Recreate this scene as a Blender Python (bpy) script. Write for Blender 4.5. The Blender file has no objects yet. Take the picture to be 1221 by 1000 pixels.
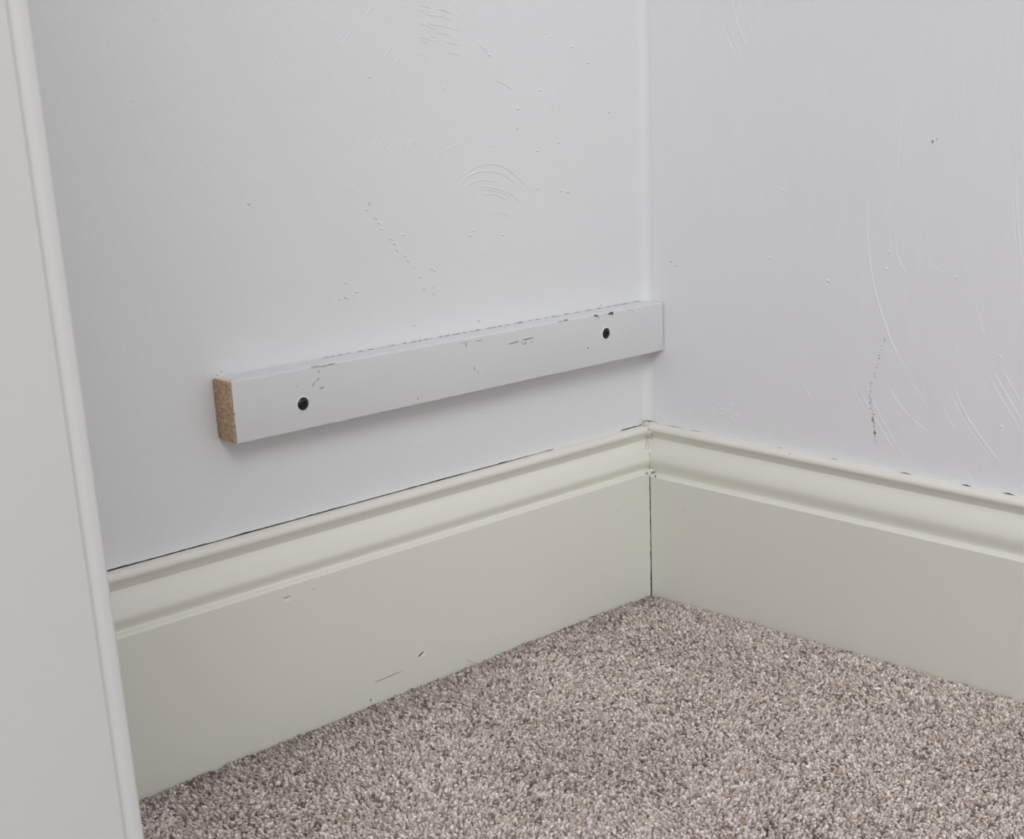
import bpy, bmesh, math, random
import numpy as np
from mathutils import Vector, Matrix, noise

scene = bpy.context.scene
C = scene.collection

# ------------------------------------------------------------------ camera
CAM = Vector((-0.94561, -0.85019, 0.45955))
YAW, PIT, ROL = map(math.radians, (38.01286, -18.32452, 0.39263))
FPX, PX, PY, W, Hh = 1752.6335, 889.86441, 646.85961, 1221.0, 1000.0
fw = Vector((math.cos(YAW)*math.cos(PIT), math.sin(YAW)*math.cos(PIT), math.sin(PIT)))
rt = fw.cross(Vector((0, 0, 1))).normalized()
up = rt.cross(fw)
rt, up = rt*math.cos(ROL)+up*math.sin(ROL), up*math.cos(ROL)-rt*math.sin(ROL)
cd = bpy.data.cameras.new('camera')
cam = bpy.data.objects.new('camera', cd)
C.objects.link(cam)
m = Matrix.Identity(4)
for i in range(3):
    m[i][0], m[i][1], m[i][2], m[i][3] = rt[i], up[i], -fw[i], CAM[i]
cam.matrix_world = m
cd.sensor_fit = 'HORIZONTAL'
cd.sensor_width = 36
cd.lens = FPX/W*36
cd.shift_x = (W/2-PX)/W
cd.shift_y = (PY-Hh/2)/W
cd.clip_start = 0.01
cd.dof.use_dof = True
cd.dof.focus_distance = 0.98
cd.dof.aperture_fstop = 45
scene.camera = cam

# ------------------------------------------------------------------ light
world = bpy.data.worlds.new('world')
scene.world = world
world.use_nodes = True
bg = world.node_tree.nodes['Background']
bg.inputs[0].default_value = (0.97, 0.985, 1.0, 1)
bg.inputs[1].default_value = 0.70
ld = bpy.data.lights.new('room_window', 'AREA')
ld.shape = 'RECTANGLE'
ld.size, ld.size_y = 1.4, 1.2
ld.energy = 45
ld.color = (0.985, 0.995, 1.0)
lamp = bpy.data.objects.new('room_window', ld)
C.objects.link(lamp)
lamp.location = (-1.88, -2.05, 2.25)
lamp.rotation_euler = (Vector((-0.2, -0.1, 0.2))-lamp.location).to_track_quat('-Z', 'Y').to_euler()
scene.view_settings.view_transform = 'Standard'
scene.view_settings.look = 'None'
scene.view_settings.gamma = 1
scene.view_settings.use_curve_mapping = False
scene.view_settings.exposure = -0.06

random.seed(7)
rng = np.random.default_rng(11)


# ------------------------------------------------------------------ helpers
def ray(px, py):
    return (fw + rt*((px-PX)/FPX) - up*((py-PY)/FPX))


def on_left(px, py, off=0.0):       # (x, z) on a plane parallel to the left wall, off metres into the room
    d = ray(px, py)
    s = (-off-CAM.y)/d.y
    p = CAM+d*s
    return p.x, p.z


def on_right(px, py, off=0.0):      # (y, z) on a plane parallel to the right wall
    d = ray(px, py)
    s = (-off-CAM.x)/d.x
    p = CAM+d*s
    return p.y, p.z


def on_floor(px, py, z=0.0):
    d = ray(px, py)
    s = (z-CAM.z)/d.z
    p = CAM+d*s
    return p.x, p.y


def mesh(name, verts, faces, mat, parent=None, smooth=None):
    me = bpy.data.meshes.new(name)
    me.from_pydata([tuple(v) for v in verts], [], faces)
    me.validate()
    if smooth is not None:
        me.polygons.foreach_set('use_smooth', [True]*len(me.polygons))
        me.set_sharp_from_angle(angle=math.radians(smooth))
    me.update()
    for mm in (mat if isinstance(mat, (list, tuple)) else [mat]):
        me.materials.append(mm)
    o = bpy.data.objects.new(name, me)
    C.objects.link(o)
    if parent:
        o.parent = parent
        o.matrix_parent_inverse = Matrix.Identity(4)
        o.location = -parent.location
    return o


def bm_obj(name, bm, mat, parent=None, smooth=None):
    bmesh.ops.recalc_face_normals(bm, faces=bm.faces)
    me = bpy.data.meshes.new(name)
    bm.to_mesh(me)
    bm.free()
    if smooth is not None:
        me.polygons.foreach_set('use_smooth', [True]*len(me.polygons))
        me.set_sharp_from_angle(angle=math.radians(smooth))
    for mm in (mat if isinstance(mat, (list, tuple)) else [mat]):
        me.materials.append(mm)
    o = bpy.data.objects.new(name, me)
    C.objects.link(o)
    if parent:
        o.parent = parent
        o.location = -parent.location
    return o


def struct(o, label, cat):
    o['kind'] = 'structure'
    o['label'] = label
    o['category'] = cat
    return o


def material(name, col, rough=0.5, bumps=(), tint=0.0, tint_scale=4.0, spec=0.4):
    """painted surface: bumps is a list of (scale xyz, detail, strength, distance)"""
    mt = bpy.data.materials.new(name)
    mt.use_nodes = True
    nt = mt.node_tree
    b = nt.nodes['Principled BSDF']
    b.inputs['Roughness'].default_value = rough
    b.inputs['Specular IOR Level'].default_value = spec
    tc = nt.nodes.new('ShaderNodeTexCoord')
    if tint:
        n = nt.nodes.new('ShaderNodeTexNoise')
        n.inputs['Scale'].default_value = tint_scale
        n.inputs['Detail'].default_value = 5
        nt.links.new(tc.outputs['Object'], n.inputs['Vector'])
        r = nt.nodes.new('ShaderNodeValToRGB')
        r.color_ramp.elements[0].position = 0.3
        r.color_ramp.elements[1].position = 0.7
        r.color_ramp.elements[0].color = tuple(c*(1-tint) for c in col)+(1,)
        r.color_ramp.elements[1].color = tuple(min(1, c*(1+tint)) for c in col)+(1,)
        nt.links.new(n.outputs['Fac'], r.inputs['Fac'])
        nt.links.new(r.outputs['Color'], b.inputs['Base Color'])
    else:
        b.inputs['Base Color'].default_value = tuple(col)+(1,)
    last = None
    for (sc, det, st, dist) in bumps:
        mp = nt.nodes.new('ShaderNodeMapping')
        mp.inputs['Scale'].default_value = sc
        n = nt.nodes.new('ShaderNodeTexNoise')
        n.inputs['Scale'].default_value = 1
        n.inputs['Detail'].default_value = det
        bp = nt.nodes.new('ShaderNodeBump')
        bp.inputs['Strength'].default_value = st
        bp.inputs['Distance'].default_value = dist
        nt.links.new(tc.outputs['Object'], mp.inputs['Vector'])
        nt.links.new(mp.outputs['Vector'], n.inputs['Vector'])
        nt.links.new(n.outputs['Fac'], bp.inputs['Height'])
        if last:
            nt.links.new(last.outputs['Normal'], bp.inputs['Normal'])
        last = bp
    if last:
        nt.links.new(last.outputs['Normal'], b.inputs['Normal'])
    return mt


def fbm(v, seed=0.0):
    return noise.fractal(Vector((v[0]+seed, v[1]-seed, v[2]+2*seed)), 1.0, 2.0, 4)


# ------------------------------------------------------------------ materials
M = {}
M['wall_left'] = material('white_wall_paint', (0.775, 0.78, 0.788), 0.55,
                          [((45, 45, 45), 5, 0.4, 0.0013), ((420, 420, 420), 4, 0.45, 0.0003)], 0.012, 5)
M['wall_right'] = material('white_wall_paint_lilac', (0.83, 0.825, 0.855), 0.55,
                           [((60, 90, 22), 5, 0.4, 0.0013), ((500, 600, 60), 4, 0.45, 0.0003)], 0.012, 5)
M['skirting'] = material('cream_gloss_paint', (0.78, 0.765, 0.70), 0.42,
                         [((35, 35, 35), 3, 0.15, 0.0012), ((260, 260, 260), 3, 0.12, 0.0003)], 0.012, 7)
M['casing'] = material('white_gloss_paint', (0.585, 0.583, 0.572), 0.42,
                       [((40, 40, 14), 3, 0.15, 0.001), ((400, 400, 90), 3, 0.12, 0.0003)], 0.008, 6)
M['batten'] = material('grey_white_batten_paint', (0.69, 0.69, 0.70), 0.55,
                       [((25, 80, 80), 3, 0.2, 0.0008), ((220, 600, 600), 3, 0.2, 0.0003)], 0.012, 18)
M['plaster'] = material('dusty_bare_plaster', (0.40, 0.34, 0.30), 0.9)
M['filler'] = material('crumbly_filler', (0.70, 0.67, 0.60), 0.8, [((900, 900, 900), 3, 0.6, 0.0006)], 0.06, 300)
M['grime'] = material('grime', (0.10, 0.085, 0.075), 0.9)
M['scuff'] = material('brown_scuff', (0.30, 0.25, 0.21), 0.9)
M['greyscuff'] = material('grey_scuff', (0.42, 0.41, 0.41), 0.8)
M['bare'] = material('bare_white_chip', (0.88, 0.87, 0.84), 0.7)
M['steel'] = material('black_phosphate_steel', (0.004, 0.004, 0.0045), 0.33, spec=0.5)
M['backing'] = material('carpet_backing', (0.42, 0.36, 0.335), 0.95, [((400, 400, 400), 4, 0.8, 0.002)], 0.35, 260)
M['palewood'] = material('pale_raw_wood', (0.74, 0.58, 0.44), 0.85, [((500, 500, 500), 3, 0.4, 0.0004)], 0.08, 400)
M['flake'] = material('white_paint_flake', (0.95, 0.95, 0.94), 0.5)
M['rim'] = material('paint_rim', (0.82, 0.82, 0.81), 0.5)


def mdf_material():
    mt = bpy.data.materials.new('raw_fibreboard')
    mt.use_nodes = True
    nt = mt.node_tree
    b = nt.nodes['Principled BSDF']
    b.inputs['Roughness'].default_value = 0.9
    tc = nt.nodes.new('ShaderNodeTexCoord')
    n = nt.nodes.new('ShaderNodeTexNoise')
    n.inputs['Scale'].default_value = 420
    n.inputs['Detail'].default_value = 6
    n.inputs['Roughness'].default_value = 0.65
    r = nt.nodes.new('ShaderNodeValToRGB')
    r.color_ramp.elements[0].position = 0.32
    r.color_ramp.elements[0].color = (0.29, 0.185, 0.115, 1)
    r.color_ramp.elements[1].position = 0.68
    r.color_ramp.elements[1].color = (0.70, 0.50, 0.335, 1)
    nt.links.new(tc.outputs['Object'], n.inputs['Vector'])
    nt.links.new(n.outputs['Fac'], r.inputs['Fac'])
    nt.links.new(r.outputs['Color'], b.inputs['Base Color'])
    bp = nt.nodes.new('ShaderNodeBump')
    bp.inputs['Strength'].default_value = 0.5
    bp.inputs['Distance'].default_value = 0.0006
    nt.links.new(n.outputs['Fac'], bp.inputs['Height'])
    nt.links.new(bp.outputs['Normal'], b.inputs['Normal'])
    return mt


M['mdf'] = mdf_material()


def pile_material():
    mt = bpy.data.materials.new('carpet_yarn')
    mt.use_nodes = True
    nt = mt.node_tree
    b = nt.nodes['Principled BSDF']
    b.inputs['Roughness'].default_value = 0.95
    b.inputs['Specular IOR Level'].default_value = 0.15
    at = nt.nodes.new('ShaderNodeAttribute')
    at.attribute_name = 'yarn'
    nt.links.new(at.outputs['Color'], b.inputs['Base Color'])
    return mt


M['pile'] = pile_material()

# ------------------------------------------------------------------ dimensions
HL, HR = 0.150, 0.1517            # skirting heights above the pile
ZBL, ZBR = 0.1112, 0.10835        # height of the step
TL, TR = 0.01555, 0.01636         # skirting thickness
FZ = -0.008                       # subfloor
YF = -0.400                       # face of the architrave
TOP = 2.30


# ------------------------------------------------------------------ walls
def gap_left(x):
    """height of the open crack over the left skirting"""
    if x > -0.004:
        return 0.0
    n = noise.noise(Vector((x*55, 3.1, 0)))*0.00035+noise.noise(Vector((x*260, 1.7, 0)))*0.00025
    if x < -0.118:
        return max(0.00035, 0.00080+1.3*n-0.0004*max(0, (x+0.2)/0.08))
    if x > -0.036:
        return max(0.0, 0.0007+n*1.2)
    return max(0.0, -0.0001+n*0.9)


def gap_right(y):
    g = 0.0
    for (c, w, h) in ((-0.268, 0.006, 0.0008), (-0.322, 0.005, 0.001), (-0.358, 0.006, 0.0011), (-0.20, 0.004, 0.0004),
                      (-0.145, 0.003, 0.0004), (-0.03, 0.012, 0.0004), (-0.055, 0.008, 0.00035)):
        g = max(g, h*(1-abs(y-c)/w))
    return max(0.0, g+noise.noise(Vector((y*300, 0, 0)))*0.00012 if g > 0 else 0)


def wall_strip(name, along, gapf, Hs, axis, mat):
    """wall sheet whose lower edge breaks away over the skirting; behind the gap a recess"""
    R = 0.007                                    # recess depth
    vs, fs, mats = [], [], []
    n = len(along)
    for a in along:
        z = Hs+gapf(a)
        for (o, zz) in ((0, TOP), (0, Hs+0.02), (0, z), (R, z), (R, FZ)):
            vs.append((a, o, zz) if axis == 'x' else (o, a, zz))
    for i in range(n-1):
        for k in range(4):
            f = [5*i+k, 5*i+k+1, 5*(i+1)+k+1, 5*(i+1)+k]
            fs.append(f if axis == 'x' else f[::-1])
            mats.append(0 if k < 2 else 1)
    # solid back
    b = len(vs)
    T = 0.09
    for a in (along[0], along[-1]):
        for zz in (TOP, FZ):
            vs.append((a, T, zz) if axis == 'x' else (T, a, zz))
    fs.append([b, b+2, b+3, b+1]); mats.append(0)
    fs.append([0, 5*(n-1), b+2, b]); mats.append(0)
    o = mesh(name, vs, fs, [mat, M['plaster']])
    o.data.polygons.foreach_set('material_index', mats)
    return o


xs = [-1.45, -1.2, -0.9, -0.7]+[-0.56+0.0013*i for i in range(int(0.56/0.0013))]+[0.0, 0.007]
wall_left = struct(wall_strip('wall_left', xs, gap_left, HL, 'x', M['wall_left']),
                   'white painted plaster wall that carries the batten', 'wall')
ys = [0.007, 0.0]+[-0.0015*i for i in range(1, 290)]+[-0.6, -1.2, -2.4]
wall_right = struct(wall_strip('wall_right', ys, gap_right, HR, 'y', M['wall_right']),
                    'white painted plaster wall with curved brush marks beside the batten end', 'wall')

# rounded paint build-up in the corner of the two walls
r = 0.009
vs, fs = [], []
prof = [(-r*1.0, 0.0002)]+[(-r+r*math.sin(a), -r+r*math.cos(a)) for a in [math.pi/2*i/8 for i in range(9)]]+[(0.0002, -r)]
for z in (0.1535, TOP):
    vs += [(x, y, z) for x, y in prof]+[(0.0004, 0.0004, z)]
k = len(prof)+1
for i in range(k):
    j = (i+1) % k
    fs.append([i, j, k+j, k+i])
fs.append(list(range(k)))
fs.append(list(range(2*k-1, k-1, -1)))
mesh('corner_fillet', vs, fs, M['wall_left'], wall_left, 40)

# closet front wall, added light-blocking end wall and the floor
XE = None
d0 = []
for (px, py) in ((37.5, 0), (72.5, 250), (102, 450), (132, 676), (173, 1000)):
    x, z = on_left(px, py, -YF)
    d0.append(x)
XE = sum(d0)/len(d0)                # opening edge of the architrave


def box(bm, x0, x1, y0, y1, z0, z1):
    v = [bm.verts.new(p) for p in ((x0, y0, z0), (x1, y0, z0), (x1, y1, z0), (x0, y1, z0),
                                   (x0, y0, z1), (x1, y0, z1), (x1, y1, z1), (x0, y1, z1))]
    for f in ((0, 3, 2, 1), (4, 5, 6, 7), (0, 1, 5, 4), (1, 2, 6, 5), (2, 3, 7, 6), (3, 0, 4, 7)):
        bm.faces.new([v[i] for i in f])
    return v


bm = bmesh.new()
box(bm, -2.4, XE-0.008, YF+0.018, YF+0.118, FZ, TOP)
struct(bm_obj('wall_front', bm, M['casing']), 'white wall end beside the closet opening', 'wall')
bm = bmesh.new()
box(bm, -1.54, -1.45, YF+0.118, 0.0, FZ, TOP)  # unseen wall, added only to keep light out of the closet end
struct(bm_obj('wall_light_block', bm, M['wall_left']), 'unseen white side wall added to block light at the closet end', 'wall')
bm = bmesh.new()
box(bm, -2.4, 0.09, -2.4, 0.09, FZ-0.02, FZ)
struct(bm_obj('floor', bm, M['backing']), 'floor under the mottled carpet', 'floor')


# ------------------------------------------------------------------ skirting boards
def skirting_profile(H, zb, t):
    p = [(0.0, H), (0.0050, H), (0.0068, H-0.0004), (0.0080, H-0.0014), (0.0087, H-0.0030), (0.0088, H-0.0046),
         (0.0085, H-0.0052), (0.0066, H-0.0080), (0.0050, H-0.0108), (0.0045, H-0.0122),
         (0.0047, H-0.0128), (0.0062, H-0.0150), (0.0084, H-0.0180), (0.0104, H-0.0215), (0.0118, H-0.0250)]
    zc = zb+0.0024
    za = H-0.0250
    for i, (o, f) in enumerate(((0.0130, 0.20), (0.0131, 0.40), (0.0124, 0.62), (0.0113, 0.82), (0.0104, 1.0))):
        p.append((o, za+(zc-za)*f))
    p += [(0.0104, zb+0.0018), (0.0108, zb+0.0012), (t-0.0016, zb+0.0006), (t-0.0004, zb-0.0001), (t, zb-0.0007), (t, zb-0.0011)]
    z = zb-0.004
    while z > 0.0:
        p.append((t, z))
        z -= 0.0025
    p += [(t, FZ), (0.0, FZ)]
    return p


def skirting(name, H, zb, t, axis, far, other, label, crack):
    p = skirting_profile(H, zb, t)
    op = skirting_profile(*other)
    vs, fs = [], []

    def partner(z):                         # offset of the other board at this height
        for (a, b) in zip(op[:-1], op[1:]):
            if a[1] >= z >= b[1] and a[1] > b[1]:
                f = (a[1]-z)/(a[1]-b[1])
                return a[0]+(b[0]-a[0])*f
        return 0.0
    n = len(p)
    for (o, z) in p:
        vs.append((far, -o, z) if axis == 'x' else (-o, far, z))
    for (o, z) in p:
        e = -o*0.5-partner(min(z, other[0]))*0.5-0.00012
        if crack and z < zb+0.0005 and o > 0.001:
            jag = noise.noise(Vector((z*130, 5, 2)))*0.0004+noise.noise(Vector((z*470, 1, 9)))*0.0006
            e -= max(0.00025, 0.00085+1.3*jag+(0.0005 if z < 0.02 else 0))
        vs.append((e, -o, z) if axis == 'x' else (-o, e, z))
    for i in range(n):
        j = (i+1) % n
        f = [i, j, n+j, n+i]
        fs.append(f if axis == 'x' else f[::-1])
    fs.append(list(range(n))[::-1] if axis == 'x' else list(range(n)))
    fs.append(list(range(n, 2*n)) if axis == 'x' else list(range(n, 2*n))[::-1])
    o = mesh(name, vs, fs, [M['skirting'], M['grime']], None, 34)
    o.data.polygons[len(o.data.polygons)-1].material_index = 1        # unpainted end in the joint
    return struct(o, label, 'baseboard')


base_left = skirting('baseboard_left', HL, ZBL, TL, 'x', -1.45, (HR, ZBR, TR),
                     'cream moulded skirting board under the wall with the batten', True)
base_right = skirting('baseboard_right', HR, ZBR, TR, 'y', -2.4, (HL, ZBL, TL),
                      'cream moulded skirting board under the wall with curved brush marks', False)

# ------------------------------------------------------------------ architrave
# profile in (x, y): flat face, quirk groove, rounded bead at the opening edge
g0 = []
for (px, py) in ((12, 0), (47, 250), (58, 300), (108, 680), (156, 1000)):
    x, z = on_left(px, py, -YF)
    g0.append(x)
XG = sum(g0)/len(g0)                # groove
bw = XE-XG
prof = [(XE-0.075, YF+0.018), (XE-0.075, YF+0.003), (XE-0.072, YF), (XG-0.0022, YF), (XG-0.0017, YF+0.0001), (XG-0.0010, YF+0.0007), (XG-0.0003, YF+0.0012), (XG+0.0004, YF+0.0012),
        (XG+0.0011, YF+0.0007), (XG+0.0018, YF+0.0001), (XG+0.0023, YF), (XG+0.70*bw, YF), (XG+0.82*bw, YF+0.0003),
        (XG+0.91*bw, YF+0.0010), (XG+0.97*bw, YF+0.0022)]
prof += [(XE, YF+0.008), (XE-0.001, YF+0.018)]
vs, fs = [], []
n = len(prof)
for z in (FZ, TOP):
    vs += [(x, y, z) for x, y in prof]
for i in range(n):
    j = (i+1) % n
    fs.append([i, j, n+j, n+i])
fs.append(list(range(n))[::-1])
fs.append(list(range(n, 2*n)))
struct(mesh('trim_1', vs, fs, M['casing'], None, 38), 'white painted upright door casing with beaded edge', 'trim')


# ------------------------------------------------------------------ relief strokes on the walls
def spline(pts, step=3.0):
    out = []
    P = [pts[0]]+list(pts)+[pts[-1]]
    for i in range(1, len(P)-2):
        p0, p1, p2, p3 = [np.array(q, float) for q in P[i-1:i+3]]
        k = max(2, int(np.linalg.norm(p2-p1)/step))
        for j in range(k):
            t = j/k
            out.append(0.5*((2*p1)+(-p0+p2)*t+(2*p0-5*p1+4*p2-p3)*t*t+(-p0+3*p1-3*p2+p3)*t**3))
    out.append(np.array(P[-2], float))
    return out


class Relief:
    def __init__(self, side):
        self.side, self.v, self.f = side, [], []

    def pos(self, a, z, h):
        return (a, -h, z) if self.side == 'left' else (-h, a, z)

    def stroke(self, pts, width=0.0009, height=0.00016, broken=0.0, pix=True):
        if pix:
            fn = on_left if self.side == 'left' else on_right
            q = [np.array(fn(*p)) for p in spline(pts)]
        else:
            q = [np.array(p) for p in pts]
        n = len(q)
        if n < 2:
            return
        seed = random.random()*90
        b = len(self.v)
        for i, p in enumerate(q):
            t = q[min(i+1, n-1)]-q[max(i-1, 0)]
            t = t/(np.linalg.norm(t)+1e-12)
            nn = np.array((-t[1], t[0]))
            e = min(1, 4*min(i, n-1-i)/max(1, n-1))
            k = noise.noise(Vector((p[0]*120+seed, p[1]*120, seed)))
            hh = (1.7 if self.side == 'left' else 1.15)*height*e*(1+0.5*k)
            if broken and k < broken-0.5:
                hh = 0
            ww = width*(0.55+0.45*e)
            for (s, h) in ((-0.5, -0.00002), (0.05, max(hh, -0.00001)), (0.5, -0.00002)):
                self.v.append(self.pos(*(p+nn*ww*s), h))
        for i in range(n-1):
            for k in (0, 1):
                self.f.append([b+3*i+k, b+3*i+k+1, b+3*i+k+4, b+3*i+k+3])

    def arc(self, c, rad, a0, a1, **kw):        # centre and radius in metres on the wall
        k = max(6, int(abs(a1-a0)*rad/0.0022))
        self.stroke([(c[0]+rad*math.cos(a0+(a1-a0)*i/k), c[1]+rad*math.sin(a0+(a1-a0)*i/k)) for i in range(k+1)], pix=False, **kw)

    def build(self, name, mat, parent):
        o = mesh(name, self.v, self.f, mat, parent)
        o['kind'] = 'stuff'
        return o


L = Relief('left')
# the fan of arcs above the batten
for (pts, w, h) in (
        ([(538, 219), (556, 205), (578, 196), (600, 199), (622, 216), (634, 232)], .0012, .00026),
        ([(547, 207), (565, 198), (580, 194.5), (598, 197), (614, 208)], .0008, .00014),
        ([(542, 226), (560, 209), (580, 204), (602, 209), (623, 227)], .0012, .00026),
        ([(546, 231), (560, 219), (578, 215), (598, 218)], .0008, .00016),
        ([(562, 224), (580, 223), (604, 229), (620, 240), (630, 250)], .0009, .0002),
        ([(566, 228), (580, 226), (598, 230), (611, 238)], .0008, .0002),
        ([(572, 233), (588, 231.5), (606, 239)], .0009, .00022),
        ([(583, 254), (597, 253), (607, 260)], .0007, .00015),
        ([(516, 193), (524, 184), (540, 175), (552, 171)], .0009, .00016),
        ([(520, 218), (526, 210)], .0012, .0002),
        ([(538, 222), (543, 236), (544, 250)], .0007, .0001)):
    L.stroke(pts, w, h)
# short brush hatching to the upper left of the fan
for i in range(9):
    x = 443+i*6+random.uniform(-1, 1)
    y = 181-abs(i-3)*0.8
    L.stroke([(x, y), (x+4, y-7), (x+11, y-13-random.random()*6)], .0009, .00018)
for i in range(6):
    x = 486+i*6
    L.stroke([(x, 160-i*1.5), (x+8, 152-i*1.5), (x+14, 149-i)], .0009, .00016)
# the row of nibs running down to the batten
for (x, y) in ((440, 243), (437, 250), (448, 260), (452, 266), (455, 273), (466, 285), (470, 291), (473, 298), (482, 305), (486, 311),
               (494, 318), (515, 320), (518, 323), (500, 330), (517, 342), (506, 344), (517, 350), (412, 337), (414, 355), (405, 357)):
    L.stroke([(x-2.2, y-1.5), (x, y), (x+2.5, y+1.2)], .0016, .0004)
# sweeping strokes in the upper wall
for i in range(16):
    x, y = 505+random.uniform(-8, 30), random.uniform(2, 62)
    ln = random.uniform(10, 34)
    L.stroke([(x, y), (x+ln*0.5, y+random.uniform(1, 3)), (x+ln, y+ln*0.22+random.uniform(0, 3))], .0008, .00017)
L.stroke([(568, 50), (576, 57), (584, 66)], .001, .0003)
L.stroke([(589, 95), (600, 100), (613, 108)], .0009, .0002)
L.stroke([(655, 122), (662, 130)], .0009, .0002)
for (x, y) in ((346, 35), (434, 22), (431, 27), (405, 48), (408, 53), (456, 72), (470, 78), (474, 75), (414, 62), (325, 70), (322, 82), (462, 118), (386, 30)):
    ln = random.uniform(8, 16)
    L.stroke([(x, y), (x+ln*0.35, y-ln*0.6), (x+ln*0.8, y-ln*1.1)], .0009, .0002)
for (x, y) in ((296, 243), (440, 92), (530, 106), (643, 108), (583, 66), (640, 225), (668, 228), (676, 229), (640, 180), (666, 170),
               (649, 40), (682, 56), (700, 75), (560, 281), (600, 280), (565, 275), (480, 280), (425, 348), (617, 130)):
    L.stroke([(x-2, y), (x, y-0.5), (x+2.2, y+0.6)], .0018, .0004)
# faint round swirls left by the brush over the whole wall
for (cx, cz, n) in ((585, 245, 26), (500, 100, 22), (370, 330, 16), (300, 560, 20), (560, 560, 12), (200, 250, 14), (660, 40, 12), (500, 545, 14), (240, 90, 12)):
    c = on_left(cx, cz)
    for i in range(n):
        a = random.uniform(0, 2*math.pi)
        L.arc(c, random.uniform(0.015, 0.075), a, a+random.uniform(0.25, 0.8), width=.0008, height=random.uniform(.00003, .00009))
# strokes below the batten
for i in range(11):
    x, y = 486+i*4.5+random.uniform(-2, 2), 545-i*3+random.uniform(-4, 4)
    L.stroke([(x, y), (x+5, y-12), (x+13, y-23)], .0009, .00013)
for i in range(6):
    x, y = 455+random.uniform(0, 60), 525+random.uniform(0, 40)
    L.stroke([(x, y), (x+3, y-8), (x+9, y-16)], .0009, .00013)
for (x, y, s) in ((215, 598, 20), (245, 604, 24), (268, 590, 18), (300, 580, 30), (330, 575, 20), (200, 560, 25)):
    L.stroke([(x, y), (x+s*0.5, y-1), (x+s, y-4)], .0009, .00010)
for i in range(220):                                 # fine nibs all over
    x, y = random.uniform(90, 755), random.uniform(5, 640)
    a = random.uniform(0, 6.28)
    L.stroke([(x-2*math.cos(a), y-2*math.sin(a)), (x, y+0.4), (x+2*math.cos(a), y+2*math.sin(a))], .0012, random.uniform(.00004, .00012))
L.build('brush_relief', M['wall_left'], wall_left)

Rr = Relief('right')
for (pts, w, h) in (
        ([(1034, 225), (1034, 256), (1037, 307), (1044, 348), (1060, 399), (1072, 425), (1085, 447), (1097, 462)], .0010, .00026),
        ([(1077, 100), (1076, 123), (1073, 170), (1070, 215), (1069, 240)], .0009, .0002),
        ([(1067, 255), (1066, 275), (1071, 307), (1080, 325), (1091, 337)], .0008, .00018),
        ([(1099, 180), (1097, 247), (1101, 307), (1108, 348)], .0008, .00012),
        ([(1104, 240), (1106, 300), (1114, 345)], .0008, .0001),
        ([(1090, 300), (1096, 335), (1106, 365)], .0008, .0001),
        ([(1212, 205), (1213, 250), (1217, 300), (1221, 330)], .0010, .00022),
        ([(1207, 220), (1209, 270), (1214, 320)], .0008, .00014),
        ([(1131, 443), (1140, 467), (1150, 491), (1172, 525), (1200, 560)], .0011, .00026),
        ([(1127, 455), (1138, 480), (1155, 510), (1180, 545)], .0008, .00014),
        ([(1182, 438), (1200, 470), (1221, 505)], .0011, .00026),
        ([(1178, 446), (1197, 480), (1218, 514)], .0010, .0002),
        ([(1190, 430), (1206, 460), (1223, 488)], .0008, .00018),
        ([(1020, 455), (1036, 485), (1056, 520), (1076, 551)], .0010, .0002),
        ([(1028, 448), (1046, 488), (1068, 528), (1090, 556)], .0010, .0002),
        ([(1012, 448), (1024, 476), (1044, 512)], .0008, .00015),
        ([(1056, 455), (1075, 485), (1100, 510), (1115, 520)], .0008, .0002),
        ([(1084, 450), (1096, 470), (1108, 490)], .0008, .00014),
        ([(1126, 490), (1136, 508), (1138, 516)], .0009, .0002),
        ([(956, 452), (964, 470), (972, 484)], .0009, .0002),
        ([(1152, 560), (1162, 578)], .0010, .0002),
        ([(1160, 340), (1168, 380), (1178, 410)], .0008, .00014),
        ([(1135, 400), (1150, 440), (1160, 460)], .0008, .00012),
        ([(872, -4), (880, 30), (896, 66)], .0010, .00024),
        ([(862, 26), (868, 46), (880, 72)], .0010, .00026),
        ([(866, 20), (874, 45), (886, 70)], .0009, .0002),
        ([(880, -4), (890, 25), (904, 50)], .0009, .0002),
        ([(890, -4), (898, 14), (906, 30)], .0009, .00016)):
    Rr.stroke(pts, w, h)
for i in range(26):                                  # upright brush streaks beside the corner
    x, y = random.uniform(789, 850), random.uniform(30, 470)
    s = random.uniform(25, 90)
    Rr.stroke([(x, y), (x+random.uniform(-1, 1), y+s*0.5), (x+random.uniform(-1, 2), y+s)], .0007, random.uniform(.00004, .0001))
cR = on_right(1330, 270)
for i in range(60):                                  # wide sweeps round a centre outside the picture
    a = random.uniform(2.2, 4.3)
    Rr.arc(cR, random.uniform(0.05, 0.26), a, a+random.uniform(0.08, 0.3), width=.0008, height=random.uniform(.00003, .0001))
for (x, y) in ((987, 334), (1057, 320), (1194, 508), (918, 307), (1115, 320), (934, 227), (1060, 300), (1192, 425), (1140, 330)):
    Rr.stroke([(x-2, y-1), (x, y), (x+2.5, y+1.5)], .0020, .0005 if x == 987 else .0003)
for i in range(24):
    x, y = random.gauss(862, 14), random.gauss(488, 7)
    Rr.stroke([(x, y), (x+1.5, y+1.5), (x+3, y+1)], .0014, .0003)
for i in range(10):
    x, y = random.gauss(803, 7), random.gauss(314, 5)
    Rr.stroke([(x, y), (x+1.5, y+1.5), (x+3, y+1)], .0012, .0002)
Rr.build('brush_relief', M['wall_right'], wall_right)


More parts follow.
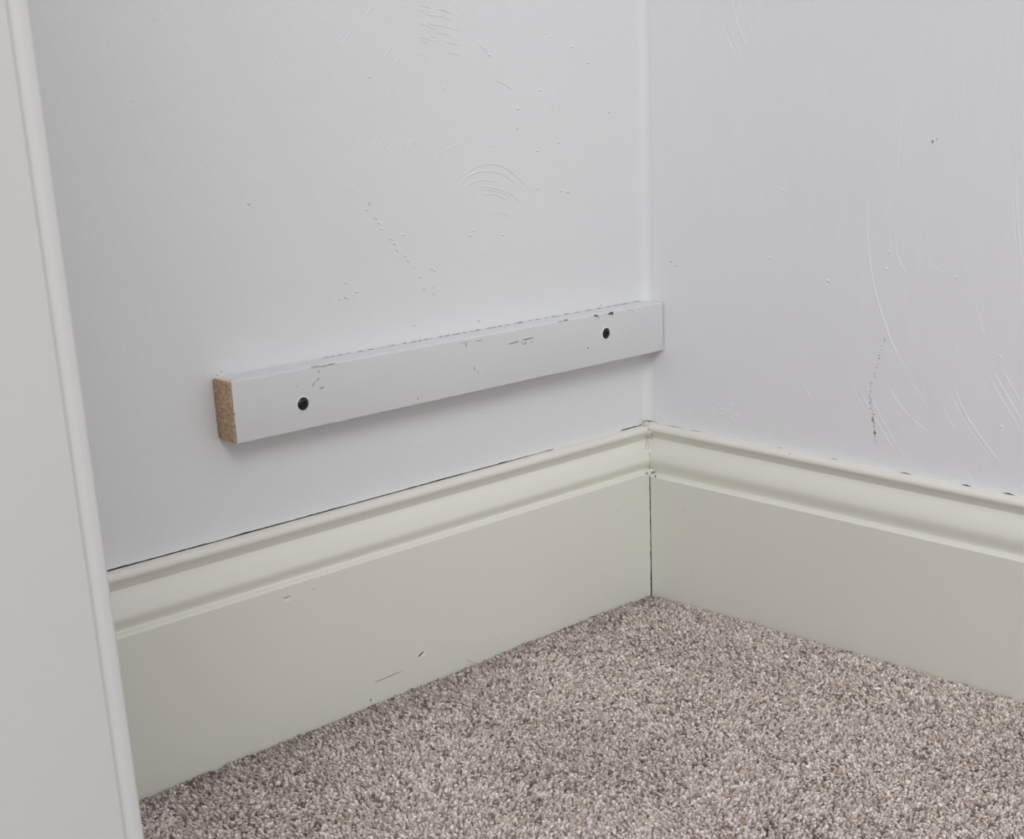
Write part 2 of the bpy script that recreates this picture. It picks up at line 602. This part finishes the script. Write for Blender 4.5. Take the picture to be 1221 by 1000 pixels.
# ------------------------------------------------------------------ chips, nicks and scuffs
def chip(name, centre, size, plane, mat, parent, ang=0.0, thick=0.00022, seed=0, k=7, jag=0.35):
    """small irregular flake lying on a plane: 'L' facing -y, 'R' facing -x"""
    rr = random.Random(seed)
    a, z, off = centre
    vs = []
    for i in range(k):
        t = 2*math.pi*i/k
        q = 1+rr.uniform(-jag, jag)
        u, v = size[0]*0.5*q*math.cos(t), size[1]*0.5*q*math.sin(t)
        vs.append((a+u*math.cos(ang)-v*math.sin(ang), z+u*math.sin(ang)+v*math.cos(ang)))
    V = []
    for o in (off-0.00005, off+thick):
        V += [(p, -o, q) if plane == 'L' else (-o, p, q) for p, q in vs]
    F = [list(range(k)), list(range(2*k-1, k-1, -1))]+[[i, (i+1) % k, k+(i+1) % k, k+i] for i in range(k)]
    return mesh(name, V, F, mat, parent)


def px_chip(name, px, py, w, h, plane, off, mat, parent, ang=0, seed=0, jag=0.35):
    """w, h in picture-scale millimetres"""
    a, z = (on_left if plane == 'L' else on_right)(px, py, off)
    return chip(name, (a, z, off), (w/1000, h/1000), plane, mat, parent, math.radians(ang), seed=seed, jag=jag)


# broken dirty crack on the right wall
s = 0
pts = spline([(1056, 404), (1050, 420), (1045, 438), (1040, 456), (1037, 470), (1040, 490), (1042, 508), (1044, 527)], 3.2)
for i, p in enumerate(pts):
    if i % 3 == 2 and i < 20:
        continue
    s += 1
    px_chip('nick', p[0]+random.uniform(-1.5, 1.5), p[1], random.uniform(0.5, 1.3), random.uniform(0.8, 1.9), 'R', 0.0,
            M['scuff'] if s % 2 else M['greyscuff'], wall_right, random.uniform(-60, 20), s)
for (x, y, w, h, m_) in ((1112, 169, 1.6, 3.2, 'scuff'), (1117, 166, 0.8, 1.8, 'greyscuff'), (1041, 500, 1.0, 4.2, 'scuff'), (1043, 516, 1.8, 3.2, 'scuff'),
                         (800, 312, 1.0, 1.5, 'greyscuff'), (806, 317, 0.8, 1.2, 'greyscuff'), (988, 336, 1.3, 0.8, 'greyscuff')):
    s += 1
    px_chip('nick', x, y, w, h, 'R', 0.0, M[m_], wall_right, -20, s)
for (x, y, w, h) in ((583, 66, 1.8, 1.0), (440, 242, 1.4, 1.4), (452, 266, 1.4, 0.9), (465, 284, 1.2, 0.8), (516, 320, 1.8, 0.8), (726, 134, 1.6, 1.0),
                     (678, 230, 1.2, 1.0), (617, 154, 1.1, 0.9), (411, 355, 1.2, 0.9), (517, 350, 1.0, 0.9), (571, 383, 1.5, 0.9), (717, 364, 1.7, 1.0),
                     (297, 244, 1.2, 0.8), (494, 388, 1.0, 0.8), (259, 447, 1.6, 0.5), (264, 443, 1.4, 0.5)):
    s += 1
    px_chip('nick', x, y, w, h, 'L', 0.0, M['greyscuff'] if s % 3 else M['scuff'], wall_left, -25, s)

# nicks on the skirting
px_chip('chip', 342, 715, 8.6, 4.6, 'L', TL, M['bare'], base_left, -8, 31, 0.4)
px_chip('nick', 343, 711.4, 7.0, 1.1, 'L', TL+0.0002, M['greyscuff'], base_left, 4, 32)
px_chip('chip', 505, 780.5, 5.2, 1.6, 'L', TL, M['bare'], base_left, 24, 33)
px_chip('nick', 502, 779.5, 5.0, 1.0, 'L', TL+0.0002, M['grime'], base_left, 26, 34)
px_chip('scratch', 463, 806.5, 27, 0.45, 'L', TL, M['scuff'], base_left, 1.2, 35, 0.15)
px_chip('nick', 442, 834.5, 0.9, 1.6, 'L', TL, M['grime'], base_left, 0, 36)
px_chip('nick', 374, 702, 1.0, 0.7, 'L', TL, M['greyscuff'], base_left, 0, 37)
px_chip('nick', 594, 762, 1.2, 0.6, 'L', TL, M['greyscuff'], base_left, 0, 38)
px_chip('nick', 735, 608.5, 1.2, 0.8, 'L', TL, M['greyscuff'], base_left, 0, 39)
px_chip('nick', 816, 607, 2.2, 0.6, 'R', TR, M['greyscuff'], base_right, -20, 40)
px_chip('nick', 824, 678, 0.9, 0.8, 'R', TR, M['scuff'], base_right, 0, 41)
px_chip('nick', 907, 537, 1.2, 0.5, 'R', 0.008, M['greyscuff'], base_right, 0, 42)
px_chip('nick', 942, 540, 2.2, 0.6, 'R', 0.008, M['greyscuff'], base_right, -12, 43)


# crumbling filler where the two mouldings meet
def lump(name, centre, rad, squash, seed, parent, mat, amp=0.45, freq=900, sub=3):
    bm = bmesh.new()
    bmesh.ops.create_icosphere(bm, subdivisions=sub, radius=1)
    for v in bm.verts:
        q = 1+amp*noise.noise(v.co*freq*rad[0]+Vector((seed, 0, 0)))+0.5*amp*noise.noise(v.co*freq*2.3*rad[0]+Vector((0, seed, 0)))
        v.co = Vector((v.co.x*rad[0]*q, v.co.y*rad[1]*q, v.co.z*rad[2]*q))
        v.co = Matrix.Rotation(math.radians(squash), 3, 'Z') @ v.co
        v.co += Vector(centre)
    return bm_obj(name, bm, mat, parent, 180)


def board_off(z):
    q = skirting_profile(HL, ZBL, TL)
    for (a_, b_) in zip(q[:-1], q[1:]):
        if a_[1] >= z >= b_[1] and a_[1] > b_[1]:
            return a_[0]+(b_[0]-a_[0])*(a_[1]-z)/(a_[1]-b_[1])
    return 0.006


lump('filler', (-0.0062, -0.0062, 0.1510), (0.0062, 0.0026, 0.0024), -45, 3, base_left, M['filler'], 0.5, 500)
for i in range(9):                                     # knobbly fill down the mitre
    z = 0.1445-0.0021*i
    o_ = board_off(z)
    lump('filler', (-o_-0.0002, -o_-0.0002, z), (random.uniform(0.0022, 0.0032), 0.0011, 0.0019), -45+random.uniform(-15, 15), i*3.3, base_left,
         M['skirting'] if i % 3 else M['filler'], 0.5, 700)
lump('filler', (-0.0142, -0.0142, ZBL+0.0012), (0.0046, 0.0020, 0.0013), -45, 5, base_left, M['skirting'], 0.4, 500)
lump('filler', (-0.0172, -0.0158, ZBL-0.0002), (0.0012, 0.0009, 0.0009), 0, 6, base_left, M['bare'], 0.4, 700)
for i in range(110):
    if i < 56:
        z, u = 0.1512+random.gauss(0, 0.0022), random.gauss(0.001, 0.0048)
    else:
        t_ = random.uniform(0, 2*math.pi)
        q = random.uniform(0.3, 1.0)
        z, u = 0.1360+0.0085*q*math.sin(t_), 0.0062*q*math.cos(t_)
    if z > HL+0.0002:                                  # on the wall paint just above the boards
        o_ = 0.0008
    else:
        o_ = board_off(z)
    x, y = (-o_-abs(u), -o_-0.0001) if u < 0 else (-o_-0.0001, -o_-abs(u))
    rr = random.uniform(0.0003, 0.0008)
    lump('crumb', (x, y, z), (rr, rr, rr*0.8), 0, i*1.7, base_left,
         (M['filler'], M['greyscuff'], M['bare'], M['scuff'], M['greyscuff'])[i % 5], 0.5, 1500, 1)
# two dark pits where the fill has dropped out
chip('pit', (-0.0178-0.0022, ZBL+0.0002, TL-0.0002), (0.0014, 0.0018), 'L', M['grime'], base_left, 0, 0.0004, 71)
chip('pit', (-0.0172-0.0050, ZBR+0.0006, TR-0.0002), (0.0016, 0.0016), 'R', M['grime'], base_right, 0, 0.0004, 72)

# ------------------------------------------------------------------ the batten
BL, BZ, BH, BD = 0.4215, 0.2179, 0.0412, 0.0194
batten = bpy.data.objects.new('wall_batten', None)
C.objects.link(batten)
batten.empty_display_size = 0.05
batten.location = (-BL/2, 0, BZ)
batten['label'] = 'white painted wooden shelf batten with raw brown end screwed to the wall'
batten['category'] = 'batten'


def rounded(y0, y1, z0, z1, radii, seg=4):
    """closed outline in (y, z), corners: back-bottom, front-bottom, front-top, back-top (y0 front, y1 back)"""
    out = []
    for (cy, cz, rr, a0) in ((y1, z0, radii[0], -90), (y1, z1, radii[3], 0), (y0, z1, radii[2], 90), (y0, z0, radii[1], 180)):
        sy = -1 if cy == y1 else 1
        sz = 1 if cz == z0 else -1
        for i in range(seg+1):
            a = math.radians(a0+90*i/seg)
            out.append((cy+sy*rr+rr*math.cos(a), cz+sz*rr+rr*math.sin(a)))
    return out


def loft(sections, mat, name, parent, smooth=40):
    vs, fs = [], []
    n = len(sections[0])
    for s_ in sections:
        vs += s_
    for k in range(len(sections)-1):
        for i in range(n):
            j = (i+1) % n
            fs.append([k*n+i, k*n+j, (k+1)*n+j, (k+1)*n+i])
    fs.append(list(range(n))[::-1])
    fs.append([(len(sections)-1)*n+i for i in range(n)])
    o = mesh(name, vs, fs, mat, parent, smooth)
    bm = bmesh.new(); bm.from_mesh(o.data)
    bmesh.ops.recalc_face_normals(bm, faces=bm.faces)
    bm.to_mesh(o.data); bm.free()
    return o


radii = (0.0030, 0.0007, 0.0009, 0.0012)
secs = []
x0b, x1b = -BL+0.0015, -0.0012
N = 150
for i in range(N+1):
    x = x0b+(x1b-x0b)*i/N
    o_ = []
    for (y, z) in rounded(-BD, -0.0002, BZ, BZ+BH, radii):
        w = 0.00022*noise.noise(Vector((x*90, y*50, z*40)))+0.00018*noise.noise(Vector((x*320, y*90, z*60)))
        o_.append((x, min(-0.0001, y+w*0.6), z+w*(1 if abs(z-BZ) < 0.002 or abs(z-BZ-BH) < 0.002 else 0.2)))
    secs.append(o_)
loft(secs, M['batten'], 'board', batten)

# raw sawn end: fibreboard showing, a little rough, its upper lip chipped
secs = []
for i, dx in enumerate((0.0, 0.0006, 0.0018)):
    o_ = []
    for (y, z) in rounded(-BD+0.0007, -0.0003, BZ+0.0004, BZ+BH+0.0002, (0.0042, 0.0005, 0.0012, 0.0022)):
        w = 0.00035*noise.noise(Vector((dx*900, y*300, z*200)))
        k = 0.0004 if i == 0 else 0
        cy, cz = -BD/2, BZ+BH/2
        o_.append((-BL+dx, y+(k if y < cy else -k)+w, z+(k if z < cz else -k)+w))
    secs.append(o_)
loft(secs, M['mdf'], 'raw_end', batten, 50)['label'] = 'raw brown fibreboard end'
# splintered raw patch wrapping over the top corner
bm = bmesh.new()
prof = [(-BL+0.0001, -BD+0.0012), (-BL+0.0046, -BD+0.0008), (-BL+0.0056, -BD+0.0040), (-BL+0.0044, -BD+0.0085), (-BL+0.0034, -0.008), (-BL+0.0024, -0.0015), (-BL+0.0002, -0.0025)]
lo = [bm.verts.new((x, y, BZ+BH-0.001)) for x, y in prof]
hi = [bm.verts.new((x, y, BZ+BH+0.0003+0.0002*math.sin(i*2.1))) for i, (x, y) in enumerate(prof)]
bm.faces.new(lo); bm.faces.new(hi)
for i in range(len(prof)):
    j = (i+1) % len(prof)
    bm.faces.new((lo[i], lo[j], hi[j], hi[i]))
bm_obj('bare_wood_patch', bm, M['palewood'], batten)


# screws: countersunk black heads with a cross recess, in a ring of pushed-up paint
def screw(px, py, turn):
    x, z = on_left(px, py, BD)
    R = 0.00435
    rings, seg = 12, 64
    vs, fs = [(0, 0, 0)], []

    def depth(u, v):
        c, s_ = math.cos(turn), math.sin(turn)
        a, b = u*c-v*s_, u*s_+v*c
        d = 0.0
        for (p, q) in ((a, b), (b, a)):
            if abs(p) < 0.00062 and abs(q) < 0.0027:
                d = max(d, 0.0013*(1-abs(q)/0.0032))
        return d
    def surf(u, v):
        rr = math.hypot(u, v)/R
        return 0.0017*(1-rr**2.4)+0.0001-depth(u, v)
    vs[0] = (x, -BD-surf(0, 0), z)
    for k in range(1, rings+1):
        for i in range(seg):
            t = 2*math.pi*i/seg
            u, v = R*k/rings*math.cos(t), R*k/rings*math.sin(t)
            vs.append((x+u, -BD-surf(u, v), z+v))
    for i in range(seg):                                     # skirt going into the wood
        t = 2*math.pi*i/seg
        vs.append((x+R*0.8*math.cos(t), -BD+0.003, z+R*0.8*math.sin(t)))
    for i in range(seg):
        j = (i+1) % seg
        fs.append([0, 1+i, 1+j])
        for k in range(rings):
            fs.append([1+k*seg+i, 1+(k+1)*seg+i, 1+(k+1)*seg+j, 1+k*seg+j])
    o = mesh('screw', vs, fs, M['steel'], batten, 30)
    o['label'] = 'black cross-head screw'
    # rim of paint
    vs, fs = [], []
    for i in range(40):
        t = 2*math.pi*i/40
        w = 1+0.04*noise.noise(Vector((math.cos(t)*2, math.sin(t)*2, turn)))
        for (rr, y) in ((R*1.0, 0.0002), (R*1.05*w, -0.00045), (R*1.12*w, -0.00042), (R*1.22*w, 0.0001)):
            vs.append((x+rr*math.cos(t), -BD+y, z+rr*math.sin(t)))
    for i in range(40):
        j = (i+1) % 40
        for k in range(3):
            fs.append([4*i+k, 4*j+k, 4*j+k+1, 4*i+k+1])
    mesh('paint_rim', vs, fs, M['rim'], o, 60)
    for c in o.children:
        c.location = (0, 0, 0)


screw(361.3, 481.3, 0.55)
screw(722.6, 397.3, 0.8)

# knocks in the batten paint
for i, (x, y, w, h, ang, m_) in enumerate((
        (376, 437, 7, 0.9, 1, 'greyscuff'), (386, 436, 9, 0.7, -2, 'greyscuff'), (395, 434, 6, 0.6, -2, 'scuff'),
        (374, 458, 5, 0.8, 50, 'greyscuff'), (379, 452, 4, 0.7, 25, 'greyscuff'), (384, 462, 4.5, 1.3, 4, 'greyscuff'), (354, 460, 0.9, 1.0, 0, 'greyscuff'),
        (380, 443, 0.7, 1.5, 0, 'scuff'), (279, 494, 2.0, 0.9, 0, 'scuff'), (498, 475, 1.0, 1.0, 0, 'scuff'),
        (554, 408, 8, 0.5, 0, 'greyscuff'), (556, 411, 1.0, 3.0, 0, 'greyscuff'), (571, 406, 9, 0.6, 0, 'greyscuff'),
        (613, 408.3, 13, 0.8, 3, 'scuff'), (628, 404, 13, 0.8, 1, 'scuff'), (626, 409, 3.5, 1.6, 25, 'greyscuff'), (622, 408, 2.2, 0.9, -30, 'greyscuff'),
        (634, 407, 1.5, 0.9, -30, 'greyscuff'), (566, 440, 0.8, 4.0, 10, 'greyscuff'), (570, 444, 0.8, 2.5, 10, 'greyscuff'),
        (675, 381.5, 5.0, 1.1, 0, 'scuff'), (668, 383, 6, 0.5, 0, 'greyscuff'), (711, 376.2, 4.4, 1.3, -10, 'grime'), (713.5, 378.3, 1.0, 2.8, 25, 'scuff'),
        (728, 373.4, 5.6, 2.4, 0, 'grime'), (730, 374.6, 1.4, 2.0, 0, 'grime'), (722, 374.5, 2.0, 0.9, 20, 'greyscuff'), (750, 369.2, 2.6, 0.8, 0, 'greyscuff'),
        (754, 371, 0.6, 2.6, 35, 'greyscuff'), (701, 415, 1.3, 1.3, 10, 'grime'))):
    px_chip('paint_chip', x, y, w, h, 'L', BD, M[m_], batten, ang, 60+i)
px_chip('paint_chip', 785, 387, 1.4, 1.6, 'L', BD, M['bare'], batten, 0, 99)
# broken dark seam between the batten top and the wall
x = -0.335
k = 0
while x < -0.004:
    w = random.uniform(0.0012, 0.006) if x < -0.09 else random.uniform(0.006, 0.012)
    h = random.uniform(0.0004, 0.0008) if x > -0.27 and x < -0.10 else random.uniform(0.00025, 0.0005)
    k += 1
    chip('seam_mark', (x+w/2, BZ+BH+0.0003, 0.0), (w, h), 'L', M['greyscuff'] if k % 3 else M['scuff'], wall_left, 0, 0.0003, 300+k, 7, 0.25)
    x += w+random.uniform(0.0008, 0.007)

# ------------------------------------------------------------------ carpet pile
def tuft_grid(sp, xa, ya):
    u, v = np.meshgrid(np.arange(xa, -0.0142, sp), np.arange(ya, -0.0140, sp))
    u, v = u.ravel(), v.ravel()
    return u+rng.uniform(-0.5, 0.5, u.size)*sp, v+rng.uniform(-0.5, 0.5, u.size)*sp, np.full(u.size, sp)


X, Y, SPC = tuft_grid(0.0022, -0.62, -0.57)
X2, Y2, S2 = tuft_grid(0.0037, -1.12, -1.00)            # coarser away from the corner
far = (X2 < -0.62) | (Y2 < -0.57)
X, Y, SPC = np.concatenate((X, X2[far])), np.concatenate((Y, Y2[far])), np.concatenate((SPC, S2[far]))
ok = (X < -TR-0.0004) & (Y < -TL-0.0004)
ok &= ~((X < XE-0.006) & (Y > YF+0.016) & (Y < YF+0.12))
ok &= ~((X < XE+0.002) & (X > XE-0.078) & (Y > YF-0.002) & (Y < YF+0.02))
X, Y, SPC = X[ok], Y[ok], SPC[ok]
NT = X.size


def lattice(seed, n=64):
    return np.random.default_rng(seed).uniform(-1, 1, (n, n))


def vnoise(x, y, sc, seed):
    g = lattice(seed)
    u, v = x*sc+100.3, y*sc+100.7
    i, j = np.floor(u).astype(int), np.floor(v).astype(int)
    fu, fv = u-i, v-j
    fu, fv = fu*fu*(3-2*fu), fv*fv*(3-2*fv)
    a, b, c_, d = g[i % 64, j % 64], g[(i+1) % 64, j % 64], g[i % 64, (j+1) % 64], g[(i+1) % 64, (j+1) % 64]
    return (a*(1-fu)+b*fu)*(1-fv)+(c_*(1-fu)+d*fu)*fv


dl, dr = -TL-Y, -TR-X                                  # distances to the two boards
edge = np.minimum(dl, dr)
top = 0.0006*vnoise(X, Y, 28, 1)+0.0005*vnoise(X, Y, 90, 2)+rng.normal(0, 0.0004, NT)
top -= 0.0035*np.exp(-np.hypot(dl, dr)/0.022)          # tucked down in the corner
top -= 0.0012*np.exp(-edge/0.010)+0.0026*np.exp(-(edge/0.0028)**2)*rng.uniform(0.3, 1.3, NT)
# lean of the pile: combed patches, pushed over along the boards
la = 2.2*vnoise(X, Y, 9, 3)*math.pi+rng.normal(0, 0.9, NT)
lm = 0.0005+0.0008*np.abs(rng.normal(0, 1, NT))
lx, ly = lm*np.cos(la), lm*np.sin(la)
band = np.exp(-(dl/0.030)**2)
ly += band*0.0018
# yarn colours
pal = np.array([(0.66, 0.595, 0.565), (0.53, 0.46, 0.435), (0.38, 0.31, 0.295), (0.80, 0.75, 0.715), (0.52, 0.42, 0.36), (0.60, 0.53, 0.515), (0.22, 0.175, 0.165)])
ci = rng.choice(len(pal), NT, p=[0.25, 0.20, 0.14, 0.17, 0.08, 0.10, 0.06])
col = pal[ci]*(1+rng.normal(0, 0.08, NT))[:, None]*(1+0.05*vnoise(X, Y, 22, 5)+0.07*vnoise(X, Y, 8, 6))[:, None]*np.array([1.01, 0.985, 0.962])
col = np.clip(col*(1-0.24*band[:, None]), 0, 1)        # dust plus shade along the board, both put into the yarn colour
col *= 1-0.35*np.exp(-(edge/0.0024)**2)[:, None]       # grey contact shadow painted into the yarn where it meets the boards
r0 = SPC*0.56*(1+rng.normal(0, 0.15, NT))
ph = rng.uniform(0, 2*math.pi, NT)
S = 4
levels = [(-0.0060, 1.0, 0.0, 0), (-0.0007, 1.2, 0.6, 0), (0.0, 0.95, 1.0, 0)]
V = np.zeros((NT, S*len(levels)+1, 3), np.float32)
for k, (z, rs, ln, tw) in enumerate(levels):
    for i in range(S):
        t = ph+2*math.pi*i/S+k*0.5
        q = r0*rs*(1+0.25*np.sin(3*t+ph))
        V[:, k*S+i, 0] = X+lx*ln+q*np.cos(t)
        V[:, k*S+i, 1] = Y+ly*ln+q*np.sin(t)
        V[:, k*S+i, 2] = z+top
V[:, -1, 0] = X+lx*1.15
V[:, -1, 1] = Y+ly*1.15
V[:, -1, 2] = 0.0004+top
V[:, :, 0] = np.minimum(V[:, :, 0], -TR-0.0002)
V[:, :, 1] = np.minimum(V[:, :, 1], -TL-0.0002)
nv = V.shape[1]
tri = []
for k in range(len(levels)-1):
    for i in range(S):
        j = (i+1) % S
        a, b, c_, d = k*S+i, k*S+j, (k+1)*S+j, (k+1)*S+i
        tri += [(a, b, c_), (a, c_, d)]
k = (len(levels)-1)*S
for i in range(S):
    tri.append((k+i, k+(i+1) % S, nv-1))
tri = np.array(tri)
F = (tri[None]+np.arange(NT)[:, None, None]*nv).reshape(-1)
me = bpy.data.meshes.new('carpet')
me.vertices.add(NT*nv)
me.vertices.foreach_set('co', V.reshape(-1))
nf = F.size//3
me.loops.add(F.size)
me.loops.foreach_set('vertex_index', F.astype(np.int32))
me.polygons.add(nf)
me.polygons.foreach_set('loop_start', np.arange(0, F.size, 3, dtype=np.int32))
me.polygons.foreach_set('loop_total', np.full(nf, 3, np.int32))
me.update(calc_edges=True)
me.polygons.foreach_set('use_smooth', np.ones(nf, bool))
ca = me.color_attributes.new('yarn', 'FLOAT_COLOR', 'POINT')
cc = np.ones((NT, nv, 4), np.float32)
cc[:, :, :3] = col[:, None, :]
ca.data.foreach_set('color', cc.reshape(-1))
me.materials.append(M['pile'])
carpet = bpy.data.objects.new('carpet', me)
C.objects.link(carpet)
carpet['kind'] = 'stuff'
carpet['label'] = 'mottled pinkish grey cut-pile carpet covering the floor'
carpet['category'] = 'carpet'


# ------------------------------------------------------------------ crumbs on the carpet
def flake(px, py, size, seed, label):
    x, y = on_floor(px, py, 0.001)
    bm = bmesh.new()
    bmesh.ops.create_icosphere(bm, subdivisions=2, radius=1)
    for v in bm.verts:
        q = 1+0.35*noise.noise(v.co*1.6+Vector((seed, 0, 0)))
        v.co = Vector((v.co.x*size*q, v.co.y*size*0.7*q, v.co.z*size*0.45*q))
    o = bm_obj('paint_flake', bm, M['flake'], None, 180)
    o.location = (x, y, 0.0018)
    o.rotation_euler = (0.3, 0.2, seed)
    o['label'] = label
    o['category'] = 'flake'
    o['group'] = 'paint flakes on the carpet'


flake(938, 784, 0.0030, 1.0, 'white paint flake on the carpet, the one lying close to the skirting')
flake(1046, 822, 0.0028, 2.0, 'white paint flake lying out on the open carpet')
flake(980, 815, 0.0016, 3.0, 'tiny white paint crumb on the carpet between two larger flakes')

# thin splinter poking out of the carpet against the board
p0 = Vector((*on_floor(574, 791.5, 0.002), 0.0005))
a, z = on_left(557, 787, TL+0.002)
p1 = Vector((a, -TL-0.002, z))
bm = bmesh.new()
d = (p1-p0)
n1 = d.cross(Vector((0, 0, 1))).normalized()*0.00035
n2 = d.cross(n1).normalized()*0.00035
lo = [bm.verts.new(p0-d*0.15+q) for q in (n1, n2, -n1, -n2)]
hi = [bm.verts.new(p1+q*0.4) for q in (n1, n2, -n1, -n2)]
bm.faces.new(lo); bm.faces.new(hi)
for i in range(4):
    bm.faces.new((lo[i], lo[(i+1) % 4], hi[(i+1) % 4], hi[i]))
sp = bm_obj('splinter', bm, M['scuff'])
sp['label'] = 'thin brown splinter poking out of the carpet against the skirting'
sp['category'] = 'splinter'
